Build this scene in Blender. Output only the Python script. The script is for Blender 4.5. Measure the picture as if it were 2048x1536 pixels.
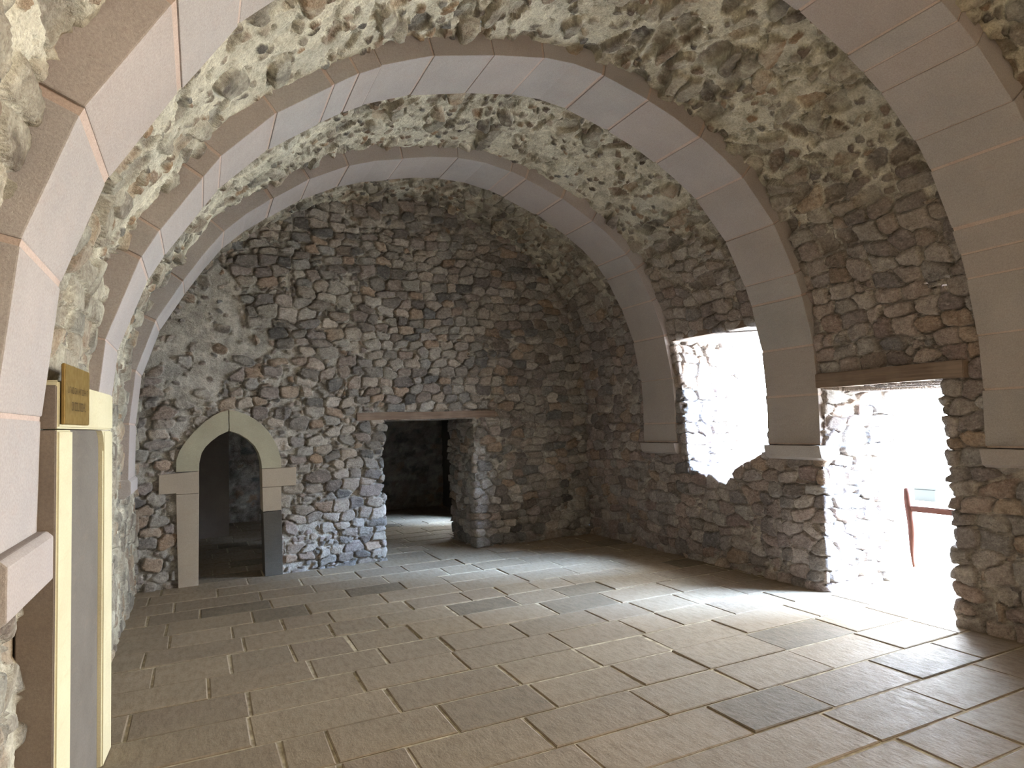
import bpy, bmesh, math, random
import numpy as np
from mathutils import Vector, Matrix, noise as mnoise

for o in list(bpy.data.objects): bpy.data.objects.remove(o)
SC = bpy.context.scene
COL = SC.collection
random.seed(7)
RNG = np.random.default_rng(7)

# ------------------------------------------------------------------ camera, sky, sun, exposure
H = 1.6
FW = Vector((0.41761429913377174, 0.9066767129553984, 0.05946120872806744))
RT = Vector((0.908620105161174, -0.4165159837122312, -0.030396378223883087))
UP = Vector((0.002793144447690042, -0.06672161191567913, 0.9977677208887188))
cd = bpy.data.cameras.new('camera'); cam = bpy.data.objects.new('camera', cd); COL.objects.link(cam)
cd.sensor_width = 36; cd.lens = 1361.64 / 2048 * 36; cd.clip_start = 0.02; cd.clip_end = 200
m = Matrix.Identity(4)
for i in range(3):
    m[i][0] = RT[i]; m[i][1] = UP[i]; m[i][2] = -FW[i]
m[2][3] = H
cam.matrix_world = m
SC.camera = cam

W = bpy.data.worlds.new('World'); SC.world = W; W.use_nodes = True
bg = W.node_tree.nodes['Background']
bg.inputs['Color'].default_value = (0.80, 0.89, 1.0, 1)
bg.inputs['Strength'].default_value = 24.0

sd = bpy.data.lights.new('sun', 'SUN'); sun = bpy.data.objects.new('sun', sd); COL.objects.link(sun)
sd.energy = 46; sd.angle = math.radians(38); sd.color = (0.42, 0.64, 1.0)
sun.rotation_euler = Vector((-1.0, 0.85, -0.8)).to_track_quat('-Z', 'Y').to_euler()

SC.view_settings.view_transform = 'Standard'
SC.view_settings.look = 'None'
SC.view_settings.gamma = 1
SC.view_settings.use_curve_mapping = False
SC.view_settings.exposure = 1.36
SC.cycles.max_bounces = 10
SC.cycles.diffuse_bounces = 6
SC.cycles.use_denoising = True
SC.cycles.sample_clamp_indirect = 20

def portal(name, loc, size, look):
    d = bpy.data.lights.new(name, 'AREA'); o = bpy.data.objects.new(name, d); COL.objects.link(o)
    d.shape = 'RECTANGLE'; d.size, d.size_y = size; d.cycles.is_portal = True
    o.location = loc; o.rotation_euler = Vector(look).to_track_quat('-Z', 'Z').to_euler()
portal('doorway_daylight', (6.05, 3.9, 0.95), (1.3, 2.0), (-1, 0, 0))
portal('window_daylight', (6.05, 5.75, 1.75), (1.6, 1.8), (-1, 0, 0))
# added warm fill lamp in the unseen opening behind the camera
ld = bpy.data.lights.new('side_opening_fill', 'AREA'); lo = bpy.data.objects.new('side_opening_fill', ld); COL.objects.link(lo)
ld.shape = 'RECTANGLE'; ld.size = 1.4; ld.size_y = 2.1; ld.energy = 480; ld.color = (1.0, 0.88, 0.72)
lo.location = (6.02, -.90, 1.3); lo.rotation_euler = Vector((-1, 0, 0)).to_track_quat('-Z', 'Z').to_euler()

# ------------------------------------------------------------------ node helpers
class NT:
    def __init__(s, name, both=False):
        s.m = bpy.data.materials.new(name); s.m.use_nodes = True
        s.t = s.m.node_tree; s.b = s.t.nodes['Principled BSDF']; s.out = s.t.nodes['Material Output']
        if both: s.m.displacement_method = 'BOTH'
    def n(s, typ, **kw):
        x = s.t.nodes.new('ShaderNode' + typ)
        for k, v in kw.items(): setattr(x, k, v)
        return x
    def put(s, sock, v):
        if isinstance(v, bpy.types.NodeSocket): s.t.links.new(v, sock)
        elif v is not None:
            try: sock.default_value = v
            except Exception: sock.default_value = (v[0], v[1], v[2], 1)
    def math(s, op, a, b=None, c=None, clamp=False):
        x = s.n('Math', operation=op, use_clamp=clamp)
        s.put(x.inputs[0], a); s.put(x.inputs[1], b); s.put(x.inputs[2], c)
        return x.outputs[0]
    def vmath(s, op, a, b=None):
        x = s.n('VectorMath', operation=op); s.put(x.inputs[0], a)
        if b is not None: s.put(x.inputs[1], b)
        return x.outputs[0]
    def noise(s, vec, scale, detail=3, rough=0.55, out='Fac'):
        x = s.n('TexNoise'); s.put(x.inputs['Vector'], vec); x.inputs['Scale'].default_value = scale
        x.inputs['Detail'].default_value = detail; x.inputs['Roughness'].default_value = rough
        return x.outputs[out]
    def vor(s, vec, scale, feature, rnd=1.0, out='Distance'):
        x = s.n('TexVoronoi', feature=feature); s.put(x.inputs['Vector'], vec)
        x.inputs['Scale'].default_value = scale; x.inputs['Randomness'].default_value = rnd
        return x.outputs[out]
    def mix(s, f, a, b, blend='MIX'):
        x = s.n('Mix', data_type='RGBA', blend_type=blend)
        s.put(x.inputs[0], f); s.put(x.inputs[6], a); s.put(x.inputs[7], b)
        return x.outputs[2]
    def mixf(s, f, a, b):
        x = s.n('Mix', data_type='FLOAT'); s.put(x.inputs[0], f); s.put(x.inputs[2], a); s.put(x.inputs[3], b)
        return x.outputs[0]
    def mr(s, v, a, b, c=0., d=1., smooth=False):
        x = s.n('MapRange'); x.interpolation_type = 'SMOOTHSTEP' if smooth else 'LINEAR'
        s.put(x.inputs[0], v)
        for i, q in enumerate((a, b, c, d)): s.put(x.inputs[i + 1], q)
        return x.outputs[0]
    def ramp(s, v, stops, const=False):
        x = s.n('ValToRGB'); e = x.color_ramp.elements
        if const: x.color_ramp.interpolation = 'CONSTANT'
        e[0].position, e[0].color = stops[0][0], (*stops[0][1], 1)
        e[1].position, e[1].color = stops[-1][0], (*stops[-1][1], 1)
        for p, c in stops[1:-1]:
            q = e.new(p); q.color = (*c, 1)
        s.put(x.inputs[0], v); return x.outputs[0]
    def attr(s, name, out='Vector'):
        x = s.n('Attribute', attribute_name=name); return x.outputs[out]
    def obj(s):
        return s.n('TexCoord').outputs['Object']
    def bump(s, h, strength=0.5, dist=0.01):
        x = s.n('Bump'); x.inputs['Strength'].default_value = strength; x.inputs['Distance'].default_value = dist
        s.put(x.inputs['Height'], h); s.put(s.b.inputs['Normal'], x.outputs[0])
    def fin(s, color, rough=0.85, spec=0.3, **kw):
        s.put(s.b.inputs['Base Color'], color); s.put(s.b.inputs['Roughness'], rough)
        s.b.inputs['Specular IOR Level'].default_value = spec
        for k, v in kw.items(): s.put(s.b.inputs[k], v)
        return s.m

def lin(r, g, b):
    f = lambda c: (c / 255 / 12.92) if c / 255 <= 0.04045 else ((c / 255 + 0.055) / 1.055) ** 2.4
    return (f(r), f(g), f(b))

# ------------------------------------------------------------------ rubble stonework, laid stone by stone into the wall meshes
_PERM = np.random.default_rng(99).random(65536).astype(np.float32)
def _h(i, j, k=0):
    n = (i.astype(np.int64) * 73856093) ^ (j.astype(np.int64) * 19349663) ^ (np.int64(k) * 83492791)
    n = (n ^ (n >> 13)) * 1274126177
    return _PERM[(n ^ (n >> 16)) & 65535]
def vnoise(x, y, f, seed=0):
    X = x * f; Y = y * f; i = np.floor(X); j = np.floor(Y); a = X - i; b = Y - j
    i = i.astype(np.int64); j = j.astype(np.int64)
    a = a * a * (3 - 2 * a); b = b * b * (3 - 2 * b)
    q = (_h(i, j, seed) * (1 - a) + _h(i + 1, j, seed) * a) * (1 - b) + (_h(i, j + 1, seed) * (1 - a) + _h(i + 1, j + 1, seed) * a) * b
    return q - .5
def fbm(x, y, f, octv=4, seed=0, gain=.55):
    o = 0; a = 1; n = 0
    for k in range(octv):
        c, s_ = math.cos(k * 1.1), math.sin(k * 1.1)
        o = o + a * vnoise(x * c - y * s_ + k * 3.7, x * s_ + y * c, f * 2 ** k, seed + k * 7); n += a; a *= gain
    return o / n * 2                       # about -1..1
def stone_layer(x, y, gx, gy, seed, infl, drop, elong=1.0, rot=.22):
    """each stone has its own place, size, squareness, lean; returns nearest two 'inside' measures and the stone's own numbers"""
    N = len(x); f1 = np.full(N, 9., np.float32); f2 = np.full(N, 9., np.float32)
    own = np.zeros((N, 8), np.float32)
    row = np.floor(y / gy).astype(np.int64)
    for dr in (-1, 0, 1):
        r = row + dr
        off = _h(r, r * 0 + 5, seed) * gx
        c0 = np.floor((x - off) / gx).astype(np.int64)
        for dc in (-1, 0, 1):
            c = c0 + dc
            h1, h2, h3, h4, h5, h6, h7, h8 = [_h(r, c, seed + q) for q in range(11, 19)]
            cx = off + (c + .5 + (h1 - .5) * .42) * gx; cy = (r + .5 + (h2 - .5) * .38) * gy
            a = gx * (.36 + .26 * h3) * infl * elong; b = gy * (.40 + .24 * h4) * infl
            th = (h5 - .5) * 2 * rot; ct, st = np.cos(th), np.sin(th)
            dx = x - cx; dy = y - cy
            X = dx * ct + dy * st; Y = -dx * st + dy * ct
            X = X + Y * (h6 - .5) * .7; Yt = Y * (1 + (h7 - .5) * .7 * np.clip(X / a, -1, 1))
            p = 1.9 + 3.4 * h8
            f = (np.abs(X / a) ** p + np.abs(Yt / b) ** p + 1e-9) ** (1 / p)
            f = np.where(_h(r, c, seed + 31) < drop, f + 4, f).astype(np.float32)
            n1 = f < f1
            f2 = np.where(n1, f1, np.minimum(f2, f)); f1 = np.where(n1, f, f1)
            for q, val in enumerate((_h(r, c, seed + 41), _h(r, c, seed + 42), _h(r, c, seed + 43), X / a, Yt / b, b, _h(r, c, seed + 44), _h(r, c, seed + 45))):
                own[:, q] = np.where(n1, val, own[:, q])
    return f1, f2, own
def smst(x, a, b):
    q = np.clip((x - a) / (b - a), 0, 1); return q * q * (3 - 2 * q)
def pick(pal, r):
    P = np.array(pal, np.float32); return P[np.minimum((r * len(P)).astype(int), len(P) - 1)]
def stonework(x, y, cov, tone, st, seed=0, vault=None):
    """height (m, towards the room) and colour at wall position x,y; cov = mortar coverage 0..1; vault = 0..1 ragged soffit"""
    x = x.astype(np.float64); y = y.astype(np.float64)
    va = np.zeros(len(x)) if vault is None else vault
    wx = x + .10 * fbm(x, y, 1.1, 2, 299 + seed) + .030 * fbm(x, y, 3.5, 2, 301 + seed) + (.017 + .008 * va) * fbm(x, y, 15, 3, 303 + seed)
    wy = y + .055 * fbm(x * .6, y * 1.3, 1.5, 2, 298 + seed) + .022 * fbm(x, y, 3.5, 2, 305 + seed) + .012 * fbm(x, y, 15, 3, 307 + seed)
    cn = np.clip(cov + .30 * fbm(x, y, 1.6, 3, 311 + seed), 0, 1)
    infl = 1.30 - .42 * cn
    F1, F2, O = stone_layer(wx, wy, st['gx'], st['gy'], 100 + seed, infl, np.clip(cn * 1.05 - .10, 0, .86), 1 + .30 * va, .24 + .25 * va)
    e = np.minimum(1 - F1, (F2 - F1) * .55) * O[:, 5]                    # metres inside the stone's edge
    e = e + .0022 * fbm(x, y, 45, 2, 317 + seed)
    m1 = smst(e, .0008, .0065)
    G1, G2, Q = stone_layer(wx * 1.02, wy * 1.01, st['gx'] * .40, st['gy'] * .48, 500 + seed, infl * .98, np.clip(.32 + .55 * cn, 0, .93), 1, .6)
    e2 = np.minimum(1 - G1, (G2 - G1) * .55) * Q[:, 5] + .0015 * fbm(x, y, 50, 1, 319 + seed)
    m2 = smst(e2, .0005, .005) * (1 - smst(e, -.012, -.002))
    fA = fbm(x, y, 11, 4, 331 + seed, .6); fB = fbm(x, y, 36, 2, 337 + seed, .65); fC = fbm(x, y, 2.6, 3, 341 + seed)
    R = lambda W, k: W[:, k] - .5
    rel = st['rel']
    def face(W, ee, k):
        h = (.006 + .016 * W[:, 1]) * k + (W[:, 3] * R(W, 6) + W[:, 4] * R(W, 7)) * .022 * k
        h = h + .013 * k * smst(ee, -.002, .012) ** .8
        # broken facets
        h = h - .010 * k * np.abs(W[:, 3] * np.cos(W[:, 2] * 6.28) + W[:, 4] * np.sin(W[:, 2] * 6.28) - R(W, 0))
        return h * rel
    h1 = face(O, e, 1 + .3 * va) + .0055 * fA + .0032 * fB
    h2 = face(Q, e2, .55) + .003 * fB
    sunk = (O[:, 6] < (.22 + .30 * va)) & (va > .05)                            # slabs that have dropped out leave hollows
    h1 = np.where(sunk, -.012 - .024 * smst(e, 0, .02) + .004 * fA, h1)
    # mortar bed: lumpy, drawn out along the vault, with crevices against some stones
    rg_ = 1 - np.abs(fbm(x * .55, y, 9, 3, 351 + seed)) * 2
    hm = -.013 * (1 - cn) * rel + .008 * fC + .006 * fA + .004 * fB + va * (.018 * fbm(x * .5, y, 6.5, 4, 357 + seed, .62) + .006 * rg_)
    cre = smst(fbm(x, y, 7, 2, 361 + seed), -.05, .35) * np.exp(-((np.minimum(e, 0) + .005) / .006) ** 2) * (O[:, 1] > .25)
    pit = va * smst(fbm(x * .62, y * 1.25, 8.5, 4, 381 + seed, .6), .22, .42)
    hm = hm - (.024 + .010 * va) * cre - .024 * pit
    h = hm * (1 - m1) * (1 - m2) + h2 * m2 * (1 - m1) + h1 * m1
    h = np.minimum(h, .050)
    # colour
    t1 = tone[:, None]
    def col(W):
        A = pick(st['pal'], W[:, 2]); A2 = pick(st['pal'][::-1], W[:, 6])
        A = A * .7 + A2 * .3
        if 'pal2' in st:
            B = pick(st['pal2'], W[:, 2]) * .7 + pick(st['pal2'][::-1], W[:, 6]) * .3
            A = A * (1 - t1) + B * t1
        return A
    def band(c, k): return c * (1 + k[:, None])
    c1 = band(col(O), .18 * fA + .26 * fB); c2 = band(col(Q), .16 * fB + .1 * fA)
    mo = [np.array(q, np.float32) for q in st['mort']]
    if 'mort2' in st:
        m2_ = [np.array(q, np.float32) for q in st['mort2']]
        mo = [a[None] * (1 - t1) + b[None] * t1 for a, b in zip(mo, m2_)]
    else: mo = [a[None] for a in mo]
    k1 = smst(fA, -.5, .5)[:, None]; k2 = smst(fC, .0, .7)[:, None] * .6
    cm = mo[0] * k1 + mo[1] * (1 - k1); cm = cm * (1 - k2) + mo[2] * k2
    cm = band(cm, .16 * fB)
    cm = cm * (1 - .55 * cre[:, None]) + mo[3] * .55 * cre[:, None]
    dk = (smst(fbm(x, y, 6, 3, 391 + seed), -.5, .5) * (1 - cn) * .75 * st.get('soil', 1))[:, None]      # earth-dark joints where little lime is left
    cm = cm * (1 - dk) + mo[3] * dk
    smear = np.clip(smst(fbm(x, y, 5, 3, 371 + seed), .05, .6) * (.25 + .5 * cn) * .8 + va * .45 * smst(fbm(x, y, 9, 3, 373 + seed), -.5, .3), 0, .9)[:, None]   # lime smeared over stone faces
    cm = cm * (1 - .35 * pit[:, None]) + mo[3] * .35 * pit[:, None]
    c1 = c1 * (1 - smear) + cm * smear
    a1 = m1[:, None]; a2 = m2[:, None]
    c = (cm * (1 - a2) + c2 * a2) * (1 - a1) + c1 * a1
    c = c * 1.22 + .01
    return h, np.clip(c, .01, .95)
def lay(me, st, seed=0, vaultf=None, limit=None):
    """push every vertex of a wall mesh out along its normal by the stonework and colour it"""
    n = len(me.vertices)
    def get(name, kind, k): a = np.empty(n * k, np.float32); me.attributes[name].data.foreach_get(kind, a); return a.reshape(-1, k) if k > 1 else a
    mc = get('mc', 'vector', 3); cov = get('cov', 'value', 1); tone = get('tone', 'value', 1) if 'tone' in me.attributes else np.zeros(n, np.float32)
    co = get('position', 'vector', 3); no = np.empty(n * 3, np.float32); me.vertices.foreach_get('normal', no); no = no.reshape(-1, 3)
    x = mc[:, 0] + mc[:, 2]; y = mc[:, 1]
    h, c = stonework(x, y, cov, tone, st, seed, None if vaultf is None else vaultf(mc))
    if limit is not None: h = limit(mc, h)
    me.vertices.foreach_set('co', (co + no * h[:, None]).astype(np.float32).ravel())
    a = me.attributes.new('stone_col', 'FLOAT_COLOR', 'POINT')
    a.data.foreach_set('color', np.concatenate([c, np.ones((n, 1))], 1).astype(np.float32).ravel())
    me.update()

STONES_BACK = [lin(*c) for c in [(152,145,135),(116,110,105),(176,170,160),(130,120,113),(104,104,103),(160,149,137),(140,137,130),(148,128,108),(86,84,82),(158,154,147),(146,136,130),(132,130,126)]]
STONES_RIGHT = [lin(*c) for c in [(148,138,134),(122,112,110),(164,156,150),(134,118,113),(118,114,114),(154,138,130),(142,136,131),(152,132,114),(112,104,101),(150,145,141)]]
STONES_VAULT = [lin(*c) for c in [(140,132,118),(100,91,80),(154,146,130),(126,106,88),(106,104,98),(148,124,98),(86,80,74),(146,139,126)]]
MORT = [lin(204,199,180), lin(172,166,148), lin(186,184,170), lin(100,94,84)]
MORT_R = [lin(192,184,174), lin(160,151,144), lin(174,166,158), lin(92,84,80)]
MORT_B = [lin(184,180,170), lin(152,147,138), lin(146,145,140), lin(88,84,80)]
SK_HALL = dict(gx=.215, gy=.125, rel=1.35, pal=STONES_VAULT, mort=MORT, pal2=STONES_RIGHT, mort2=MORT_R)
SK_BACK = dict(gx=.200, gy=.112, rel=1.45, pal=STONES_BACK, mort=MORT_B)
t = NT('rubble_masonry'); o = t.obj(); c_ = t.attr('stone_col', 'Color')
nf = t.noise(o, 70, 3, .65)
n2 = t.noise(o, 190, 2, .6); n3 = t.noise(t.vmath('MULTIPLY', o, (1, 1, 1.8)), 26, 4, .7)
t.bump(t.math('ADD', t.math('MULTIPLY', n3, 1.4), nf), .8, .012)
c2_ = t.mix(t.mr(nf, .38, .66, 0, .6), c_, t.mix(1., c_, (.55, .53, .52, 1), 'MULTIPLY'))
c2_ = t.mix(t.mr(n3, .56, .68, 0, .5), c2_, t.mix(1., c_, (.42, .40, .39, 1), 'MULTIPLY'))
c2_ = t.mix(t.mr(n3, .46, .34, 0, .35), c2_, t.mix(.5, c_, lin(214, 210, 196)))
M_HALL = M_BACK = t.fin(c2_, .92, .2)

def sandstone(name, a, b, c, grain=0.35, bumpd=0.004, rnd=0.25, spots=True):
    t = NT(name); o = t.obj()
    info = t.n('ObjectInfo').outputs['Random']
    n1 = t.noise(o, 3.0, 4); n2 = t.noise(o, 120, 3, .7); n3 = t.noise(t.vmath('MULTIPLY', o, (1, 1, 3)), 8, 4)
    col = t.mix(t.mr(n1, .3, .7), a, b)
    col = t.mix(t.mr(n3, .55, .75, 0, .5), col, c)
    col = t.mix(t.math('MULTIPLY', info, rnd), col, c)
    col = t.mix(t.mr(n2, .35, .65, 0, grain), col, t.mix(1.0, col, (.45, .43, .42, 1), 'MULTIPLY'))
    if spots:
        pk = t.mr(t.vor(o, 26, 'F1', 1), 0.0, 0.09, 1, 0, True)
        pk = t.math('MULTIPLY', pk, t.mr(t.noise(o, 2.2, 2), .55, .65))
        col = t.mix(t.math('MULTIPLY', pk, .7), col, lin(70, 62, 58))
    t.bump(t.math('ADD', n2, t.math('MULTIPLY', n3, 2.0)), 0.6, bumpd)
    return t.fin(col, 0.85, 0.25)
M_RIB = sandstone('pink_grey_sandstone', lin(180,174,170), lin(166,162,160), lin(176,163,156), rnd=.6)
M_RIBJ = sandstone('pinkish_joint_mortar', lin(200,182,170), lin(188,168,156), lin(178,154,144), spots=False)
M_CREAM = sandstone('cream_limestone', lin(208,201,168), lin(198,190,158), lin(190,178,146), .15, .002, .2, False)
M_SURR = sandstone('pale_dressed_stone', lin(174,169,146), lin(160,155,134), lin(168,158,138), .25, .002, .3, False)
M_SURRP = sandstone('pinkish_dressed_stone', lin(176,164,146), lin(166,154,138), lin(168,152,134), .25, .002, .3, False)
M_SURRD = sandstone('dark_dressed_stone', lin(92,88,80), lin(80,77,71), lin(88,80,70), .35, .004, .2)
M_PANEL = sandstone('grey_panel_face', lin(118,112,104), lin(104,98,90), lin(126,116,104), .3, .002, .2, False)
M_SIDE = sandstone('brown_grey_stone_and_shade', lin(128,116,104), lin(114,102,92), lin(122,108,94), .3, .003, .2)  # annex partition stone, and the shade painted on the cream frame's side

def timber(name, a, b, c):
    t = NT(name); o = t.obj()
    st = t.vmath('MULTIPLY', o, (9, 1.2, 9)) if False else t.vmath('MULTIPLY', o, (1, 1, 1))
    x = t.n('Attribute', attribute_name='grain').outputs['Vector']
    g = t.noise(t.vmath('MULTIPLY', x, (2, 45, 45)), 1, 4, .6)
    col = t.mix(t.mr(g, .3, .7), a, b); col = t.mix(t.mr(t.noise(x, 3, 3), .5, .7, 0, .6), col, c)
    t.bump(g, .8, .006)
    return t.fin(col, .8, .25)
M_WOOD = timber('weathered_timber', lin(138,118,102), lin(104,88,76), lin(150,134,120))
M_REDWOOD = timber('reddish_timber', lin(104,66,52), lin(84,52,42), lin(112,76,62))

# floor flagstones
t = NT('worn_flagstone'); o = t.obj(); ti = t.attr('tint', 'Fac')
n1 = t.noise(o, 2.2, 4); n2 = t.noise(o, 60, 4, .7); n3 = t.noise(t.vmath('MULTIPLY', o, (3, 1, 1)), 9, 5, .65)
ang_ = t.math('MULTIPLY', ti, 6.0)
col = t.ramp(ti, [(0, lin(126,118,104)), (.10, lin(160,148,132)), (.45, lin(178,165,147)), (.7, lin(172,159,140)), (1, lin(158,145,130))])
col = t.mix(t.mr(n1, .35, .68, 0, .55), col, lin(156,146,130))
col = t.mix(t.mr(n3, .45, .7, 0, .5), col, t.mix(1., col, (.55, .52, .48, 1), 'MULTIPLY'))
col = t.mix(t.mr(n2, .4, .68, 0, .4), col, t.mix(1., col, (.5, .5, .5, 1), 'MULTIPLY'))
t.bump(t.math('ADD', t.math('MULTIPLY', n3, 1.6), n2), .45, .005)
M_FLAG = t.fin(t.mix(1., col, (.80, .75, .69, 1), 'MULTIPLY'), t.mr(n3, .3, .7, .58, .82), .35)
t = NT('joint_sand'); o = t.obj(); n1 = t.noise(o, 14, 4)
t.bump(n1, .6, .006)
M_JOINT = t.fin(t.mix(t.mr(n1, .35, .65), lin(206,194,168), lin(150,138,118)), .95, .1)
t = NT('pale_gravel_ground'); o = t.obj(); n1 = t.noise(o, 5, 5)
M_GROUND = t.fin(t.mix(n1, lin(214,208,194), lin(186,180,166)), .95, .1)
t = NT('brass_plaque'); o = t.obj(); n1 = t.noise(o, 30, 4)
M_BRASS = t.fin(t.mix(n1, lin(150,122,62), lin(120,96,50)), t.mr(n1, .3, .7, .38, .55), .5, Metallic=0.55)
t = NT('engraved_paint'); M_ENGR = t.fin(lin(74,56,30), .6, .3)
t = NT('grey_metal'); M_METAL = t.fin(lin(18,22,22), .5, .5, Metallic=0.3)
t = NT('dark_iron'); M_DARK = t.fin(lin(60,58,58), .6, .4)

# ------------------------------------------------------------------ object helpers
def link(name, me, mat=None, parent=None):
    o = bpy.data.objects.new(name, me); COL.objects.link(o)
    if mat is not None:
        for mm in (mat if isinstance(mat, (list, tuple)) else [mat]): me.materials.append(mm)
    if parent is not None: o.parent = parent
    return o
def tag(o, label=None, cat=None, group=None, kind=None):
    if label: o['label'] = label
    if cat: o['category'] = cat
    if group: o['group'] = group
    if kind: o['kind'] = kind
    return o
def empty(name, loc, label, cat, group=None):
    o = bpy.data.objects.new(name, None); COL.objects.link(o); o.location = loc; o.empty_display_size = .1; o['kind'] = 'thing'
    return tag(o, label, cat, group)
def part(name, me, mat, parent):
    o = link(name, me, mat, parent)
    o.location = -parent.location
    return o
def mesh_np(name, V, F, smooth=True, mc=None, cov=None):
    me = bpy.data.meshes.new(name)
    V = np.asarray(V, np.float32); F = np.asarray(F, np.int32)
    me.vertices.add(len(V)); me.vertices.foreach_set('co', V.ravel())
    me.loops.add(F.size); me.loops.foreach_set('vertex_index', F.ravel())
    me.polygons.add(len(F)); me.polygons.foreach_set('loop_start', np.arange(0, F.size, F.shape[1], dtype=np.int32))
    me.polygons.foreach_set('use_smooth', np.full(len(F), smooth))
    me.update(calc_edges=True)
    if mc is not None:
        a = me.attributes.new('mc', 'FLOAT_VECTOR', 'POINT'); a.data.foreach_set('vector', np.asarray(mc, np.float32).ravel())
    if cov is not None:
        a = me.attributes.new('cov', 'FLOAT', 'POINT'); a.data.foreach_set('value', np.asarray(cov, np.float32).ravel())
    me.validate(); return me

def in_poly(px, py, poly):
    ins = np.zeros(px.shape, bool); n = len(poly)
    for i in range(n):
        x1, y1 = poly[i]; x2, y2 = poly[(i + 1) % n]
        c = ((y1 > py) != (y2 > py)) & (px < (x2 - x1) * (py - y1) / (y2 - y1 + 1e-12) + x1)
        ins ^= c
    return ins
def snap_poly(pts, poly):
    P = np.asarray(pts, float); best = np.full(len(P), 1e9); out = P.copy()
    n = len(poly)
    for i in range(n):
        a = np.array(poly[i], float); b = np.array(poly[(i + 1) % n], float); ab = b - a
        tt = np.clip(((P - a) @ ab) / (ab @ ab + 1e-12), 0, 1); q = a + tt[:, None] * ab
        d = np.hypot(*(P - q).T); k = d < best; best[k] = d[k]; out[k] = q[k]
    return out

def wall_grid(name, A, Bv, pos, mcf, covf, holes, reveal_vec, reveal_depth, step=0.02, flip=False):
    """regular grid in (a,b); holes = polygons in (a,b); every hole gets a reveal running reveal_depth along reveal_vec"""
    A = np.asarray(A); Bv = np.asarray(Bv); na, nb = len(A), len(Bv)
    aa, bb = np.meshgrid(A, Bv, indexing='ij'); ab = np.stack([aa.ravel(), bb.ravel()], 1)
    i, j = np.meshgrid(np.arange(na - 1), np.arange(nb - 1), indexing='ij')
    i = i.ravel(); j = j.ravel()
    F = np.stack([i * nb + j, (i + 1) * nb + j, (i + 1) * nb + j + 1, i * nb + j + 1], 1)
    if flip: F = F[:, ::-1]
    ca = ab[F].mean(1)
    dele = np.zeros(len(F), int) - 1
    for k, h in enumerate(holes):
        dele[in_poly(ca[:, 0], ca[:, 1], h)] = k
    keep = F[dele < 0]
    extraV, extraM, extraF = [], [], []
    if holes:
        def edges(Q): 
            e = np.concatenate([Q[:, [0, 1]], Q[:, [1, 2]], Q[:, [2, 3]], Q[:, [3, 0]]]); return e
        ek = edges(keep); kk = ek[:, 1].astype(np.int64) * (na * nb) + ek[:, 0]
        for k, h in enumerate(holes):
            ed = edges(F[dele == k]); key = ed[:, 0].astype(np.int64) * (na * nb) + ed[:, 1]
            m_ = np.isin(kk, key); be = ek[m_]           # kept-face edges along this hole
            vs = np.unique(be)
            ab[vs] = snap_poly(ab[vs], h)
        P = pos(ab); MC = mcf(ab); CV = covf(ab)
        base = len(P)
        for k, h in enumerate(holes):
            ed = edges(F[dele == k]); key = ed[:, 0].astype(np.int64) * (na * nb) + ed[:, 1]
            be = ek[np.isin(kk, key)]
            vs = np.unique(be); lut = {int(v): q for q, v in enumerate(vs)}
            ns = int(reveal_depth[k] / step); 
            rv = np.array(reveal_vec[k] if isinstance(reveal_vec, list) else reveal_vec, float)
            for s_ in range(1, ns + 1):
                dd = reveal_depth[k] * s_ / ns
                extraV.append(P[vs] + rv * dd)
                m2 = MC[vs].copy(); m2[:, 2] += dd; extraM.append(m2)
            e0 = np.array([[lut[int(x)] for x in r] for r in be])
            n_ = len(vs)
            for s_ in range(ns):
                lo = (lambda q: vs[q]) if s_ == 0 else (lambda q, s_=s_: base + (s_ - 1) * n_ + q)
                hi = lambda q, s_=s_: base + s_ * n_ + q
                extraF.append(np.stack([lo(e0[:, 1]), lo(e0[:, 0]), hi(e0[:, 0]), hi(e0[:, 1])], 1))
            base += n_ * ns
            CV = np.concatenate([CV] + [CV[vs]] * ns)
        P = np.concatenate([P] + extraV); MC = np.concatenate([MC] + extraM); keep = np.concatenate([keep] + extraF)
    else:
        P = pos(ab); MC = mcf(ab); CV = covf(ab)
    used = np.zeros(len(P), bool); used[keep.ravel()] = True
    remap = np.cumsum(used) - 1
    return mesh_np(name, P[used], remap[keep], True, MC[used], CV[used])
def set_tone(me, fn):
    n = len(me.vertices); a = np.empty(n * 3, np.float32); me.attributes['mc'].data.foreach_get('vector', a); a = a.reshape(-1, 3)
    t_ = me.attributes.new('tone', 'FLOAT', 'POINT'); t_.data.foreach_set('value', np.asarray(fn(a), np.float32))

def sm(x, a, b):
    q = np.clip((x - a) / (b - a), 0, 1); return q * q * (3 - 2 * q)
def nz(x, y, f, seed=0):
    """cheap smooth 2-D value noise in 0..1"""
    X = x * f + seed * 17.3; Y = y * f + seed * 9.1
    return 0.5 + 0.25 * (np.sin(X * 1.7 + 1.3 * np.sin(Y * 1.1 + seed)) + np.sin(Y * 2.1 + 1.7 * np.sin(X * 0.9 + 2 * seed)))

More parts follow.
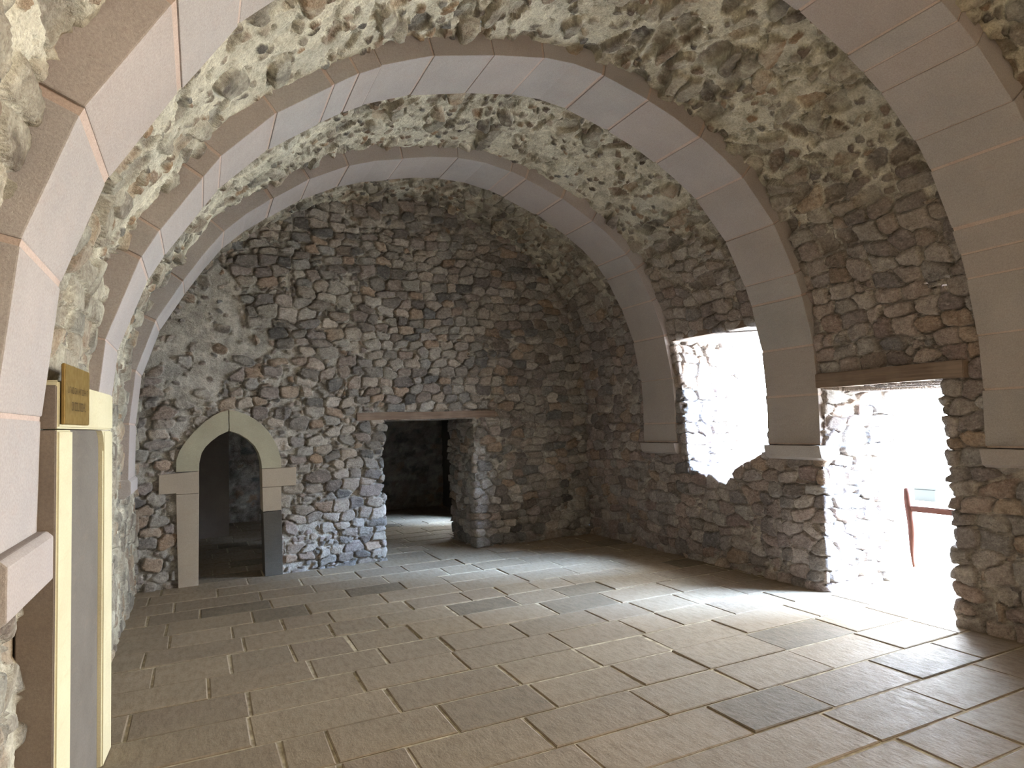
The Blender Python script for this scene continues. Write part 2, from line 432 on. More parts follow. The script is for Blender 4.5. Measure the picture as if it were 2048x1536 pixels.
# ------------------------------------------------------------------ vault profile (u, z) of the rib soffits
PR = np.array([[5.097,1.218],[5.105,1.60],[5.104,1.970],[5.055,2.36],[4.954,2.727],[4.80,3.085],[4.601,3.424],[4.331,3.70],[4.001,3.924],[3.66,4.11],[3.312,4.245],
 [2.96,4.35],[2.60,4.395],[2.24,4.37],[1.891,4.305],[1.56,4.235],[1.258,4.13],[.97,3.985],[.721,3.815],[.48,3.65],[.266,3.467],[.09,3.25],[-.06,3.022],[-.205,2.81],[-.325,2.594],[-.42,2.36],
 [-.485,2.13],[-.515,1.90],[-.531,1.664],[-.540,1.218]])
def densify(Pt, n):
    # Catmull-Rom through the points, then resample by arc length
    P = np.vstack([2 * Pt[0] - Pt[1], Pt, 2 * Pt[-1] - Pt[-2]]); out = []
    for i in range(1, len(P) - 2):
        for q in np.linspace(0, 1, 12, endpoint=False):
            p0, p1, p2, p3 = P[i - 1:i + 3]
            out.append(.5 * (2 * p1 + (p2 - p0) * q + (2 * p0 - 5 * p1 + 4 * p2 - p3) * q * q + (3 * p1 - p0 - 3 * p2 + p3) * q ** 3))
    out.append(Pt[-1]); out = np.array(out)
    s = np.r_[0, np.cumsum(np.hypot(*np.diff(out, axis=0).T))]
    ss = np.linspace(0, s[-1], n)
    return np.c_[np.interp(ss, s, out[:, 0]), np.interp(ss, s, out[:, 1])], ss
PF, PS = densify(PR, 900)
LEN = PS[-1]
TG = np.gradient(PF, axis=0); TG /= np.hypot(*TG.T)[:, None]
NO = np.c_[TG[:, 1], -TG[:, 0]]          # outward, away from the room
def prof(s): return np.array([np.interp(s, PS, PF[:, 0]), np.interp(s, PS, PF[:, 1])])
def pnor(s):
    n = np.array([np.interp(s, PS, NO[:, 0]), np.interp(s, PS, NO[:, 1])]); return n / np.hypot(*n)
ztop = PF[:, 1]
right_side = PS < LEN / 2
offs = 0.052 + 0.072 * np.where(right_side, sm(ztop, 2.1, 3.1), sm(ztop, 1.9, 2.7))
VP = PF + NO * offs[:, None]             # the rubble vault surface behind the ribs
ZR = 1.22
def vault_pos(ab):                       # ab = (v, s);  s<0 is the straight wall on the right
    v, s = ab[:, 0], ab[:, 1]
    u = np.interp(s, PS, VP[:, 0]); z = np.interp(s, PS, VP[:, 1])
    return np.stack([u, v, z], 1)
def covr(ab):
    v, s = ab[:, 0], ab[:, 1]
    zt = np.interp(s, PS, VP[:, 1]); rs = s < LEN / 2
    hi = np.where(rs, sm(zt, 2.9, 4.0), 0.55 + 0.45 * sm(zt, 2.2, 3.4))
    last = sm(v, 6.9, 7.3)
    return np.clip(0.10 + 0.66 * hi * (1 - .35 * last) + .25 * (nz(v, s, 1.7, 1) - .5), 0.05, 1.0)
V0, V1 = -2.6, 9.0
DX = 0.0095
vv = np.concatenate([np.arange(V0, .7, 0.05), np.arange(.7, 8.9, DX)])
S0 = 1.34                                # where the straight wall hands over to the ceiling (right side)
S1 = LEN - 0.35
ssr = np.arange(S0 - .02, S1 + .02, DX)
me = wall_grid('vault', vv, ssr, vault_pos, lambda ab: np.stack([ab[:, 0], ab[:, 1], ab[:, 0] * 0], 1), covr, [], None, None, flip=True)
vault_rough = lambda a: smst(a[:, 1], 1.6, 2.9)
tone_hall = lambda a: 1 - sm(a[:, 1], 1.0, 3.0)
set_tone(me, tone_hall)
lay(me, SK_HALL, 0, vault_rough, lambda mc, h: h * (1 - .4 * smst(mc[:, 1], LEN - 2.2, LEN - .3)))
tag(link('ceiling', me, M_HALL), 'rubble barrel vault of pale mortar and rough stones between the ribs', None, None, 'structure')

# ------------------------------------------------------------------ right wall with window and doorway
def jag(p, q, n, amp, axis, rng):
    """stone-by-stone irregular edge from p to q: short faces that step in and out by amp"""
    p = np.array(p); q = np.array(q); out = []
    ts = np.r_[0, np.sort(rng.uniform(.03, .97, n - 1)), 1]
    ts = np.linspace(0, 1, n + 1) + np.r_[0, rng.uniform(-.3, .3, n - 1) / n, 0]
    for a, b in zip(ts[:-1], ts[1:]):
        d = rng.uniform(-amp, amp); e = rng.uniform(-amp, amp) * .4; g = min(.12, .012 / max(b - a, .01))
        for k, ex in ((a + (b - a) * .06, -amp * .8), (a + (b - a) * .22, 0), (b - (b - a) * .22, e), (b - (b - a) * .06, -amp * .8)):
            w = p + (q - p) * k; w[axis] += d + ex * (1 if axis == 0 else 1); out.append(tuple(w))
    return out
rg = np.random.default_rng(3)
# near edge of the doorway, traced upward; 'a' axis = v
near = jag((3.335, -.1), (3.315, 1.845), 11, .022, 0, rg)
door_h = [(4.435, 1.85), (3.30, 1.85)] + [(a if b < 1.82 else 3.315, b) for a, b in near[::-1]] + [(3.335, -.2), (4.53, -.2), (4.52, 0.0), (4.505, .5), (4.49, 1.15), (4.455, 1.25), (4.44, 1.6)]
win_h = [(5.085, 2.533), (6.49, 2.543), (6.45, 2.3), (6.42, 2.0), (6.41, 1.75), (6.385, 1.5), (6.37, 1.25), (6.325, .99), (6.20, .985), (6.13, .955), (6.06, .965), (5.97, .955),
         (5.88, .90), (5.74, .865), (5.68, .93), (5.58, 1.04), (5.42, 1.12), (5.30, 1.16), (5.22, 1.22), (5.085, 1.20)]
rear_h = [(-1.6, 2.35), (-.2, 2.35), (-.2, 0.25), (-1.6, 0.25)]
def rw_pos(ab):
    v, z = ab[:, 0], ab[:, 1]
    s = np.maximum(z - ZR, 0)
    u = np.where(z < ZR, VP[0, 0] + .004 * np.maximum(0, ZR - z), np.interp(s, PS, VP[:, 0]))
    zz = np.where(z < ZR, z, np.interp(s, PS, VP[:, 1]))
    u = u + 0.05 * sm(v, 2.9, 2.3) * 0
    return np.stack([u, v, zz], 1)
vv2 = np.concatenate([np.arange(V0, 1.2, 0.05), np.arange(1.2, V1 + .02, DX)])
zz2 = np.arange(-0.06, ZR + 1.36, DX)
cvr = lambda ab: np.clip(.08 + .22 * nz(ab[:, 0], ab[:, 1], 2.1, 3), 0.03, 1)
me = wall_grid('right', vv2, zz2, rw_pos, lambda ab: np.stack([ab[:, 0], ab[:, 1] - ZR, ab[:, 0] * 0], 1), cvr,
               [door_h, win_h, rear_h], [(1, .03, 0), (1, .06, 0), (1, 0, 0)], [.95, .95, .9], step=.014, flip=True)
set_tone(me, tone_hall)
lay(me, SK_HALL, 0, vault_rough)
tag(link('wall_right', me, M_HALL), 'rubble side wall with the bright window and doorway openings', None, None, 'structure')

# ------------------------------------------------------------------ left wall
UL = VP[-1, 0]
def lw_pos(ab):
    v, z = ab[:, 0], ab[:, 1]
    s = LEN - (z - ZR)
    u = np.where(z > ZR, np.interp(s, PS, VP[:, 0]), UL); zz = np.where(z > ZR, np.interp(s, PS, VP[:, 1]), z)
    return np.stack([u, v, zz], 1)
vv3 = np.concatenate([np.arange(V0, 1.0, 0.05), np.arange(1.0, V1 + .02, .012)])
me = wall_grid('left', vv3, np.arange(-0.06, ZR + .37, .0095), lw_pos, lambda ab: np.stack([ab[:, 0], LEN + ZR - ab[:, 1], ab[:, 0] * 0], 1),
               lambda ab: np.clip(.42 + .3 * (nz(ab[:, 0], ab[:, 1], 2.3, 5) - .5), 0, 1), [], None, None)
set_tone(me, tone_hall)
lay(me, SK_HALL, 0, lambda a: 0.55 + 0 * a[:, 0], lambda mc, h: h * .6)
tag(link('wall_left', me, M_HALL), 'rubble side wall beside the cream stone doorframe', None, None, 'structure')

# ------------------------------------------------------------------ end wall with the pointed doorway and the square doorway
VB, KB = 8.102, 0.0984
pt_in = [(-0.004, -.2), (-0.004, 1.19), (-.002, 1.285), (.022, 1.396), (.062, 1.462), (.116, 1.515), (.195, 1.578), (.298, 1.624), (.395, 1.588), (.485, 1.528), (.56, 1.45), (.602, 1.37), (.628, 1.27), (.636, 1.19), (.64, .7), (.66, -.2)]
pt_out = [(-.225, 1.19), (-.222, 1.334), (-.19, 1.43), (-.129, 1.53), (-.065, 1.61), (-.005, 1.674), (.065, 1.74), (.14, 1.795), (.215, 1.835), (.295, 1.853), (.38, 1.84), (.464, 1.808), (.55, 1.757), (.633, 1.692), (.705, 1.61), (.762, 1.52), (.81, 1.41), (.838, 1.30), (.845, 1.19)]
hole_pt = [(a + (.295 - a) * -.18, b + (0.03 if b > 1.2 else 0)) for a, b in pt_in]
rg2 = np.random.default_rng(9)
lft = jag((2.03, -.1), (2.055, 1.70), 12, .02, 0, rg2)
hole_sq = [(3.32, -.2), (3.325, 0.0), (3.31, .5), (3.30, 1.0), (3.295, 1.705)] + [(a, b) for a, b in lft[::-1] if b < 1.7][:] + [(2.03, -.2)]
hole_sq.insert(5, (2.055, 1.705))
aab = np.arange(-.80, 5.40, .0105); bbb = np.arange(-.06, 4.62, .0105)
def covb(ab):
    u, z = ab[:, 0], ab[:, 1]
    patch = sm(-((u + .05) / .62) ** 2 - ((z - 2.75) / .85) ** 2 + .35 * (nz(u, z, 4, 2) - .5) + 1.0, .0, .25)
    low = .25 * sm(1.9 - u, 0, 1.4)
    return np.clip(.12 + low + .12 * nz(u, z, 1.9, 8) + .75 * patch + .25 * sm(z, 3.7, 4.3), .03, 1)
me = wall_grid('back', aab, bbb, lambda ab: np.stack([ab[:, 0], VB + KB * ab[:, 0], ab[:, 1]], 1), lambda ab: np.stack([ab[:, 0], ab[:, 1], ab[:, 0] * 0], 1),
               covb, [hole_pt, hole_sq], [(0, 1, 0), (0.0, 1, 0)], [.55, .95], step=.014, flip=False)
def keep_flush(mc, h):
    u, z, d = mc.T
    a = (u > -.25) & (u < .87) & (z < 1.87) | (u > -.42) & (u < 1.03) & (z > .93) & (z < 1.22)
    h = np.where(a, np.minimum(h, .022), h)
    return np.where((u > 1.68) & (u < 3.68) & (z > 1.66) & (z < 1.83), np.minimum(h, .012), h)
lay(me, SK_BACK, 900, None, keep_flush)
tag(link('wall_back', me, M_BACK), 'rubble end wall with the pointed doorway and the square doorway', None, None, 'structure')

# ------------------------------------------------------------------ plain shell pieces
def boxes(name, lst, bevel=0.0, seg=1):
    bm = bmesh.new()
    for (x0, x1, y0, y1, z0, z1) in lst:
        r = bmesh.ops.create_cube(bm, size=1)
        for v in r['verts']:
            v.co = Vector((x0 + (v.co.x + .5) * (x1 - x0), y0 + (v.co.y + .5) * (y1 - y0), z0 + (v.co.z + .5) * (z1 - z0)))
    if bevel: bmesh.ops.bevel(bm, geom=bm.edges[:], offset=bevel, segments=seg, affect='EDGES', profile=.6)
    me = bpy.data.meshes.new(name); bm.to_mesh(me); bm.free(); return me
def simple_grid(name, o, du, dv, nu, nv):
    o = np.array(o, float); du = np.array(du, float); dv = np.array(dv, float)
    i, j = np.meshgrid(np.arange(nu + 1), np.arange(nv + 1), indexing='ij')
    P = o + i.ravel()[:, None] / nu * du + j.ravel()[:, None] / nv * dv
    q, w = np.meshgrid(np.arange(nu), np.arange(nv), indexing='ij'); q = q.ravel(); w = w.ravel()
    F = np.stack([q * (nv + 1) + w, (q + 1) * (nv + 1) + w, (q + 1) * (nv + 1) + w + 1, q * (nv + 1) + w + 1], 1)
    LU, LV = np.linalg.norm(du), np.linalg.norm(dv)
    mc = np.stack([i.ravel() / nu * LU + o[0], j.ravel() / nv * LV, i.ravel() * 0.], 1)
    me = mesh_np(name, P, F, True, mc, np.full(len(P), .3)); lay(me, SK_BACK, 1700 + nu)
    return me
tag(link('wall_front', simple_grid('front', (5.4, V0, -.1), (-6.3, 0, 0), (0, 0, 4.9), 60, 50), M_BACK), None, None, None, 'structure')
# the dark room beyond the end wall
tag(link('wall_annex_back', simple_grid('ab', (-2.2, 13.3, -.1), (9.2, 0, 0), (0, 0, 3.2), 200, 70), M_BACK), None, None, None, 'structure')
tag(link('wall_annex_left', simple_grid('al', (-2.0, 8.5, -.1), (0, 5, 0), (0, 0, 3.2), 80, 50), M_BACK), None, None, None, 'structure')
tag(link('wall_annex_middle', boxes('am', [(-.55, .42, 11.6, 12.0, -.05, 3.1)]), M_SIDE), None, None, None, 'structure')
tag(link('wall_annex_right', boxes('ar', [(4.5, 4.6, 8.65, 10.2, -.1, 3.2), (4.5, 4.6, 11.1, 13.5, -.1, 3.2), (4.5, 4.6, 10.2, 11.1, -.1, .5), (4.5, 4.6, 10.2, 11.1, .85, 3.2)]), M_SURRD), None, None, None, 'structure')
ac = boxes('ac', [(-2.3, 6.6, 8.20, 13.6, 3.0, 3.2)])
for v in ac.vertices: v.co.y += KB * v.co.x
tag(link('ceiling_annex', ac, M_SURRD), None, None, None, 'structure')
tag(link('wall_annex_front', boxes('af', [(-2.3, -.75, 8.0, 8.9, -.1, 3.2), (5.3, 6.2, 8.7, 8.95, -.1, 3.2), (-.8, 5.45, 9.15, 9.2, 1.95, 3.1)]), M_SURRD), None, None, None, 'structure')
tag(link('wall_sun_blocker', boxes('cw', [(7.4, 7.8, -7, -.5, -.05, 5.0)]), M_SURR), None, None, None, 'structure')  # unseen wall added to keep sun out of the rear opening
tag(link('ground', simple_grid('g', (6.0, -8, -.035), (26, 0, 0), (0, 34, 0), 10, 10), M_GROUND), 'sunlit pale ground outside the doorway', None, None, 'structure')

# ------------------------------------------------------------------ flagstone floor
def build_floor():
    rows = [(-2.7, -2.3), (-2.3, -1.9), (-1.9, -1.5), (-1.5, -1.1), (-1.1, -.7), (-.7, -.3), (-.3, .1), (.1, .5), (.5, .86), (.86, 1.24), (1.24, 1.62), (1.62, 1.98), (1.98, 2.345), (2.345, 2.725), (2.725, 3.11), (3.11, 3.515), (3.515, 3.92), (3.92, 4.33), (4.33, 4.73), (4.73, 5.12), (5.12, 5.56)]
    y = 5.56
    while y < 13.2:
        d = random.uniform(.36, .44); rows.append((y, y + d)); y += d
    fixed = {13: [3.03, 3.73, 4.45], 14: [1.70, 2.56, 3.165, 3.95, 4.6], 15: [.60, .94, 1.60, 2.31, 2.975, 3.65, 4.35], 16: [.37, .60, 1.24, 1.83, 2.45, 2.97, 3.66, 4.4], 17: [.25, 1.03, 1.80, 2.40, 3.0, 3.7, 4.5]}
    slope = 0.045
    Vs, Fs, T, MI = [], [], [], []
    def add(quad, z, tint, bev=.006, dz=(0, 0, 0, 0)):
        b = len(Vs); q = np.array(quad); c = q.mean(0)
        for k, p in enumerate(q): Vs.append((p[0], p[1], z - .03))
        for k, p in enumerate(q): Vs.append((p[0], p[1], z - bev * .7 + dz[k]))
        for k, p in enumerate(q):
            d = c - p; L = math.hypot(*d); w = p + np.sign(d) * bev * 1.2
            Vs.append((w[0], w[1], z + dz[k]))
        for k in range(4):
            n_ = (k + 1) % 4
            Fs.append((b + k, b + n_, b + 4 + n_, b + 4 + k)); T.append(tint); MI.append(0)
            Fs.append((b + 4 + k, b + 4 + n_, b + 8 + n_, b + 8 + k)); T.append(tint); MI.append(0)
        Fs.append((b + 8, b + 9, b + 10, b + 11)); T.append(tint); MI.append(0)
    for r, (y0, y1) in enumerate(rows):
        x_end = 6.12
        xs = [-0.75 if y0 < 8.4 else -2.0]
        if r in fixed:
            xs += fixed[r]
            while xs[-1] < x_end - .9: xs.append(xs[-1] + random.uniform(.5, .85))
        else:
            xs.append(xs[0] + random.uniform(.3, .8))
            while xs[-1] < x_end - .9: xs.append(xs[-1] + random.choice([random.uniform(.5, .85), random.uniform(.6, .75), random.uniform(.35, .5)]))
        xs.append(x_end)
        for x0, x1 in zip(xs[:-1], xs[1:]):
            g = random.uniform(.004, .012); sk = random.uniform(-.008, .008)
            sl = lambda x: slope * (x - 2.3)
            quad = [(x0 + g, y0 + g + sl(x0)), (x1 - g, y0 + g + sl(x1)), (x1 - g + sk, y1 - g + sl(x1)), (x0 + g + sk, y1 - g + sl(x0))]
            tint = random.random()
            tint = .08 + .92 * tint
            if random.random() < .07: tint = 0.02
            z = random.uniform(-.003, .003)
            add(quad, z, tint, dz=[random.uniform(-.0025, .0025) for _ in range(4)])
    b = len(Vs)
    for p in ((-2.2, -3), (6.13, -3), (6.13, 13.5), (-2.2, 13.5)): Vs.append((p[0], p[1], -.0065))
    Fs.append((b, b + 1, b + 2, b + 3)); T.append(.5); MI.append(1)
    me = bpy.data.meshes.new('floor'); me.from_pydata([tuple(map(float, v)) for v in Vs], [], Fs); me.update()
    me.materials.append(M_FLAG); me.materials.append(M_JOINT)
    for p, k in zip(me.polygons, MI): p.material_index = k
    a = me.attributes.new('tint', 'FLOAT', 'FACE'); a.data.foreach_set('value', T)
    return me
tag(link('floor', build_floor()), 'worn flagstone floor', None, None, 'structure')

# ------------------------------------------------------------------ stone ribs
def block(name, ring, v0, v1, bevel=.006):
    """prism: ring = (u,z) outline in the plane of the arch, extruded from v0 to v1"""
    bm = bmesh.new()
    f = [bm.verts.new((u, v0, z)) for u, z in ring]; g = [bm.verts.new((u, v1, z)) for u, z in ring]
    n = len(ring)
    bm.faces.new(f); bm.faces.new(g[::-1])
    for i in range(n): bm.faces.new((f[i], g[i], g[(i + 1) % n], f[(i + 1) % n]))
    bmesh.ops.recalc_face_normals(bm, faces=bm.faces[:])
    if bevel: bmesh.ops.bevel(bm, geom=[e for e in bm.edges if e.calc_face_angle(0) > .6], offset=bevel, segments=2, affect='EDGES', profile=.6)
    me = bpy.data.meshes.new(name); bm.to_mesh(me); bm.free(); return me
def voussoir_ring(s0, s1, lift=0., th=.22, chord=True):
    ss_ = [s0, s1] if chord and s1 - s0 < .5 else [s0, (s0 + s1) / 2, s1]
    inn = [prof(q) - pnor(q) * lift for q in ss_]; out = [prof(q) + pnor(q) * th for q in ss_[::-1]]
    return [tuple(p) for p in inn + out]
SI = 0.115                                # imposts reach this far up the arch
def rib(v0, v1, seed, label, left_bottom, left_top):
    rr = random.Random(seed)
    root = empty('rib_arch', ((5.0), (v0 + v1) / 2, 1.22), label, 'arch', 'stone ribs under the vault')
    s = SI; end = LEN - left_top; cuts = [s]
    while cuts[-1] < end - .5: cuts.append(cuts[-1] + rr.choice([rr.uniform(.38, .55), rr.uniform(.40, .5), rr.uniform(.17, .24), rr.uniform(.5, .62)]))
    if end - cuts[-1] > .25: cuts.append(end)
    else: cuts[-1] = end
    for a, b in zip(cuts[:-1], cuts[1:]):
        g = rr.choice([.0025, .003, .008, .012, .015]); j = rr.uniform(-.004, .004); dv = rr.uniform(-.006, .006)
        part('voussoir', block('voussoir', voussoir_ring(a + g, b - g, j), v0 + dv, v1 + dv), M_RIB, root)
    # joint mortar a little behind the faces
    n = 90; ringi = [prof(q) + pnor(q) * .005 for q in np.linspace(SI, end, n)]
    ringo = [prof(q) + pnor(q) * .2 for q in np.linspace(end, SI, n)]
    i_ = np.array(ringi); o_ = np.array(ringo)[::-1]
    Vv = []; 
    for k in range(n): Vv += [(i_[k][0], v0 + .008, i_[k][1]), (i_[k][0], v1 - .008, i_[k][1]), (o_[k][0], v1 - .008, o_[k][1]), (o_[k][0], v0 + .008, o_[k][1])]
    Ff = []
    for k in range(n - 1):
        for q in range(4): Ff.append((4 * k + q, 4 * k + (q + 1) % 4, 4 * k + 4 + (q + 1) % 4, 4 * k + 4 + q))
    me = bpy.data.meshes.new('joint_mortar'); me.from_pydata(Vv, [], Ff); me.update()
    part('joint_mortar', me, M_RIBJ, root)
    ring = [(5.055, 1.30), (5.05, 1.325), (5.3, 1.325), (5.3, 1.19), (5.115, 1.19), (5.075, 1.215)]
    part('impost', block('impost', ring, v0 - .025, v1 + .02), M_RIB, root)
    a, b, c = left_bottom
    ring = [(a, c), (a - .02, c + .02), (-.8, c + .02), (-.8, b), (a - .05, b), (a, b + .035)]
    part('impost', block('impost', ring, v0 - .02, v1 + .015), M_RIB, root)
    return root
rib(2.392, 3.027, 4, 'largest and nearest sandstone rib arch, its left foot on the impost before the cream doorframe', (-.492, 1.05, 1.24), .0)
rib(4.451, 5.072, 12, 'middle sandstone rib arch landing between the bright window and the bright doorway', (-.515, 1.08, 1.22), .0)
rib(6.516, 7.145, 23, 'smallest and farthest sandstone rib arch, landing on the far side of the window', (-.515, 1.08, 1.22), .0)

# ------------------------------------------------------------------ pointed doorway surround on the end wall
def vb(u): return VB + KB * u
def slab(name, ring, front, back, bevel=.006):
    """outline (u,z) standing on the end wall: front = metres proud of the wall, back = metres into it"""
    me = block(name, ring, -front, back, bevel)
    for v in me.vertices: v.co.y += vb(v.co.x)
    return me
root = empty('pointed_doorway_surround', (.3, vb(.3), 0), 'pale dressed stone surround of the small pointed doorway at the left of the end wall', 'doorway')
part('jamb', slab('jamb', [(-.205, .0), (-.012, .0), (-.004, .97), (-.225, .97)], .045, .3), M_SURRP, root)
part('impost_block', slab('impost', [(-.385, .985), (-.225, .985), (-.225, .972), (-.004, .972), (-.004, 1.205), (-.385, 1.185)], .05, .3), M_SURRP, root)
part('impost_block', slab('impost', [(.636, .985), (1.005, .985), (1.005, 1.19), (.634, 1.19)], .05, .3), M_SURRP, root)
part('upper_jamb', slab('jamb', [(.642, .715), (.84, .72), (.842, .982), (.637, .982)], .045, .3), M_SURRP, root)
o_ = part('lower_jamb', slab('jamb', [(.66, .0), (.85, .0), (.842, .712), (.644, .708)], .04, .3), M_SURRD, root); o_['label'] = 'dark grey lower jamb stone'
ia = [p for p in pt_in if p[1] > 1.2]; oa = [p for p in pt_out if p[1] > 1.2]
il = [(-.003, 1.208)] + [p for p in ia if p[0] <= .298]; ol = [(-.225, 1.208)] + [p for p in oa if p[0] <= .295]
ir = [(.635, 1.193)] + [p for p in ia if p[0] > .298][::-1] + [(.298, 1.624)]; orr = [(.845, 1.193)] + [p for p in oa if p[0] > .295][::-1] + [(.295, 1.853)]
il[-1] = (.291, 1.623); ol[-1] = (.289, 1.853); ir[-1] = (.301, 1.623); orr[-1] = (.299, 1.853)
part('arch_stone', slab('arch', il + ol[::-1], .045, .3, .004), M_SURR, root)
part('arch_stone', slab('arch', ir + orr[::-1], .045, .3, .004), M_SURR, root)

# ------------------------------------------------------------------ timber lintels
def grain_attr(me, along):
    n = len(me.vertices); c = np.empty(n * 3, np.float32); me.vertices.foreach_get('co', c); c = c.reshape(-1, 3)
    order = {'x': [0, 1, 2], 'y': [1, 0, 2], 'z': [2, 0, 1]}[along]
    a = me.attributes.new('grain', 'FLOAT_VECTOR', 'POINT'); a.data.foreach_set('vector', c[:, order].ravel() + np.float32(random.random() * 5))
def plank(x0, x1, y0, y1, z0, z1, along, bev=.006, wob=.006):
    bm = bmesh.new(); r = bmesh.ops.create_cube(bm, size=1)
    for v in r['verts']: v.co = Vector((x0 + (v.co.x + .5) * (x1 - x0), y0 + (v.co.y + .5) * (y1 - y0), z0 + (v.co.z + .5) * (z1 - z0)))
    ax = {'x': 0, 'y': 1, 'z': 2}[along]
    es = [e for e in bm.edges if abs((e.verts[0].co - e.verts[1].co)[ax]) > .01]
    bmesh.ops.subdivide_edges(bm, edges=es, cuts=14)
    sd_ = random.random() * 50
    for v in bm.verts:
        t_ = v.co[ax] * 2.5
        for k in range(3):
            if k != ax: v.co[k] += wob * mnoise.noise(Vector((t_, sd_ + k * 9, 0)))
    bmesh.ops.bevel(bm, geom=[e for e in bm.edges if e.calc_face_angle(0) > .6], offset=bev, segments=2, affect='EDGES')
    me = bpy.data.meshes.new('plank'); bm.to_mesh(me); bm.free(); grain_attr(me, along); return me
def lintel(label, loc, planks, along, name='timber_lintel'):
    root = empty(name, loc, label, 'lintel', None)
    for p in planks: part('beam', plank(*p, along), M_WOOD, root)
    return root
lintel('weathered timber lintel over the bright window opening', (5.1, 5.8, 2.54), [(5.075, 5.30, 5.08, 6.56, 2.525, 2.60), (5.305, 5.58, 5.0, 6.54, 2.53, 2.60), (5.585, 5.83, 5.0, 6.52, 2.527, 2.60), (5.835, 6.06, 5.0, 6.52, 2.53, 2.60)], 'y')
lintel('timber lintel over the tall bright doorway in the side wall', (5.1, 3.8, 1.85), [(5.075, 5.38, 3.13, 4.455, 1.845, 1.975), (5.385, 5.72, 3.1, 4.5, 1.85, 1.97), (5.725, 6.06, 3.1, 4.5, 1.845, 1.97)], 'y')
def lb(x0, x1, y0, y1, z0, z1): return (x0, x1, y0, y1, z0, z1)
L3 = empty('timber_lintel', (2.7, vb(2.7), 1.705), 'long timber lintel over the dark square doorway of the end wall', 'lintel')
for d0, d1 in ((-.035, .30), (.305, .62), (.625, .95)):
    me = plank(1.725, 3.62, d0, d1, 1.705, 1.797, 'x')
    for v in me.vertices: v.co.y += vb(v.co.x)
    part('beam', me, M_WOOD, L3)

# ------------------------------------------------------------------ cream doorframe on the left wall, and its plaque
def u0(v): return -.48 + .0556 * (v - 3.04)
def left_block(name, v0, v1, z0, z1, front=0., depth=.12, bevel=.008):
    bm = bmesh.new(); r = bmesh.ops.create_cube(bm, size=1)
    for q in r['verts']:
        v = v0 + (q.co.y + .5) * (v1 - v0); q.co = Vector((u0(v) + front - (depth if q.co.x < 0 else 0), v, z0 + (q.co.z + .5) * (z1 - z0)))
    bmesh.ops.bevel(bm, geom=bm.edges[:], offset=bevel, segments=3, affect='EDGES')
    me = bpy.data.meshes.new(name); bm.to_mesh(me); bm.free(); return me
root = empty('stone_doorframe', (-.45, 3.6, 0), 'cream stone frame around the narrow grey panel on the side wall, under the plaque', 'doorframe')
part('jamb', left_block('jamb', 3.045, 3.27, 0, 1.632), M_CREAM, root)
part('jamb', left_block('jamb', 3.94, 4.17, 0, 1.632), M_CREAM, root)
part('lintel', left_block('lintel', 3.045, 4.17, 1.637, 1.82), M_CREAM, root)
o_ = part('side_shade', left_block('side', 3.030, 3.046, 0, 1.632, -.006, .12, .004), M_SIDE, root); o_['label'] = 'brownish grey painted shade on the lower side of the cream frame'  # thin added slabs: shade on the frame's near side painted as darker colour
o_ = part('side_shade', left_block('side', 3.030, 3.046, 1.637, 1.80, -.006, .12, .004), M_SIDE, root); o_['label'] = 'brownish grey painted shade on the upper side of the cream frame'
o_ = part('panel', left_block('panel', 3.268, 3.942, 0, 1.634, -.025, .08, .003), M_PANEL, root); o_['label'] = 'flat grey panel between the cream jambs'
bm = bmesh.new()
vs = [(3.942, 1.632), (3.86, 1.632)] + [(3.942 - .082 * (1 - math.sin(a)), 1.632 - .10 * (1 - math.cos(a))) for a in np.linspace(0.15, 1.5, 6)] + [(3.942, 1.532)]
f = [bm.verts.new((u0(a) - .001, a, b)) for a, b in vs]; g = [bm.verts.new((u0(a) - .07, a, b)) for a, b in vs]
bm.faces.new(f); bm.faces.new(g[::-1])
for i in range(len(vs)): bm.faces.new((f[i], g[i], g[(i + 1) % len(vs)], f[(i + 1) % len(vs)]))
bmesh.ops.recalc_face_normals(bm, faces=bm.faces[:]); me = bpy.data.meshes.new('bracket'); bm.to_mesh(me); bm.free()
part('corner_bracket', me, M_CREAM, root)

pl = empty('sign_plaque', (u0(3.26) + .01, 3.26, 1.65), 'brownish brass plaque with two faint lines of lettering on the cream lintel', 'plaque')
part('plate', left_block('plate', 3.05, 3.485, 1.652, 1.885, .018, .014, .003), M_BRASS, pl)
rl = random.Random(5)
def glyphs(z0, z1, words):
    lst = []; 
    for (a, b) in words:
        v = a
        while v < b - .006:
            w = rl.uniform(.014, .024); k = rl.choice('IOLHT')
            f_ = .0195
            def bar(v0, v1, q0, q1): lst.append((v0, v1, z0 + (z1 - z0) * q0, z0 + (z1 - z0) * q1))
            t_ = .004
            bar(v, v + t_, 0, 1)
            if k == 'O': bar(v + w - t_, v + w, 0, 1); bar(v, v + w, 0, .12); bar(v, v + w, .88, 1)
            if k == 'L': bar(v, v + w, 0, .12)
            if k == 'H': bar(v + w - t_, v + w, 0, 1); bar(v, v + w, .44, .56)
            if k == 'T': bar(v, v + w, .88, 1)
            v += w + .007
    return lst
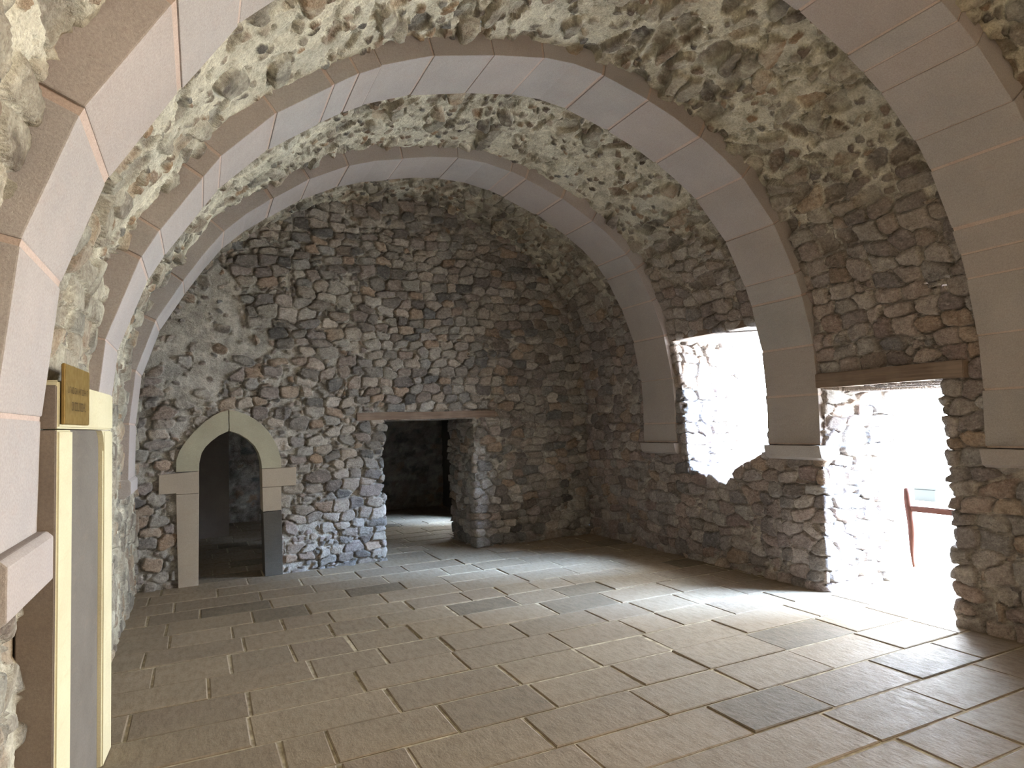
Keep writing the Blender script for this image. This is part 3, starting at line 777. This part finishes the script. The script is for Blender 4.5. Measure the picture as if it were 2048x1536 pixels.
for line in (glyphs(1.775, 1.80, [(3.09, 3.19), (3.205, 3.26), (3.275, 3.45)]), glyphs(1.708, 1.742, [(3.16, 3.42)])):
    bm = bmesh.new()
    for v0_, v1_, a, b in line:
        q = [bm.verts.new((u0(v) + .0187, v, z)) for v, z in ((v0_, a), (v1_, a), (v1_, b), (v0_, b))]; bm.faces.new(q)
    me = bpy.data.meshes.new('lettering'); bm.to_mesh(me); bm.free()
    part('lettering', me, M_ENGR, pl)

# ------------------------------------------------------------------ outside the doorway
gate = empty('wooden_barrier', (5.9, 3.8, 0.2), 'reddish wooden barrier of a worn upright and a rail in the bright doorway', 'barrier')
bm = bmesh.new(); N = 14; rings = []
for k in range(N + 1):
    q = k / N; z = .20 + (.905 - .20) * q
    wv = .032 * (0.35 + .65 * min(1, q * 2.2)) * (1 - .25 * max(0, q - .9) * 10)
    cv = 4.193 + .028 * q + .006 * math.sin(q * 9)
    r = [bm.verts.new((5.9 + .022 * math.cos(a), cv + wv * math.sin(a), z + .006 * math.sin(a * 2))) for a in np.linspace(0, 2 * math.pi, 12, endpoint=False)]
    rings.append(r)
for a, b in zip(rings[:-1], rings[1:]):
    for i in range(12): bm.faces.new((a[i], a[(i + 1) % 12], b[(i + 1) % 12], b[i]))
bm.faces.new(rings[0][::-1]); bm.faces.new(rings[-1]); bmesh.ops.recalc_face_normals(bm, faces=bm.faces[:])
for f in bm.faces: f.smooth = True
me = bpy.data.meshes.new('upright'); bm.to_mesh(me); bm.free(); grain_attr(me, 'z')
part('upright', me, M_REDWOOD, gate)
part('rail', plank(5.88, 5.925, 3.26, 4.19, .70, .752, 'y', .008, .004), M_REDWOOD, gate)
cr = empty('metal_box', (12.1, 8.2, 0), 'small grey metal box on the ground beyond the wooden barrier', 'box')
part('box_body', boxes('bb', [(11.95, 12.3, 8.02, 8.42, -.035, .20)], .01), M_METAL, cr)
part('lid', boxes('lid', [(11.93, 12.32, 7.98, 8.44, .20, .235)], .006), M_METAL, cr)
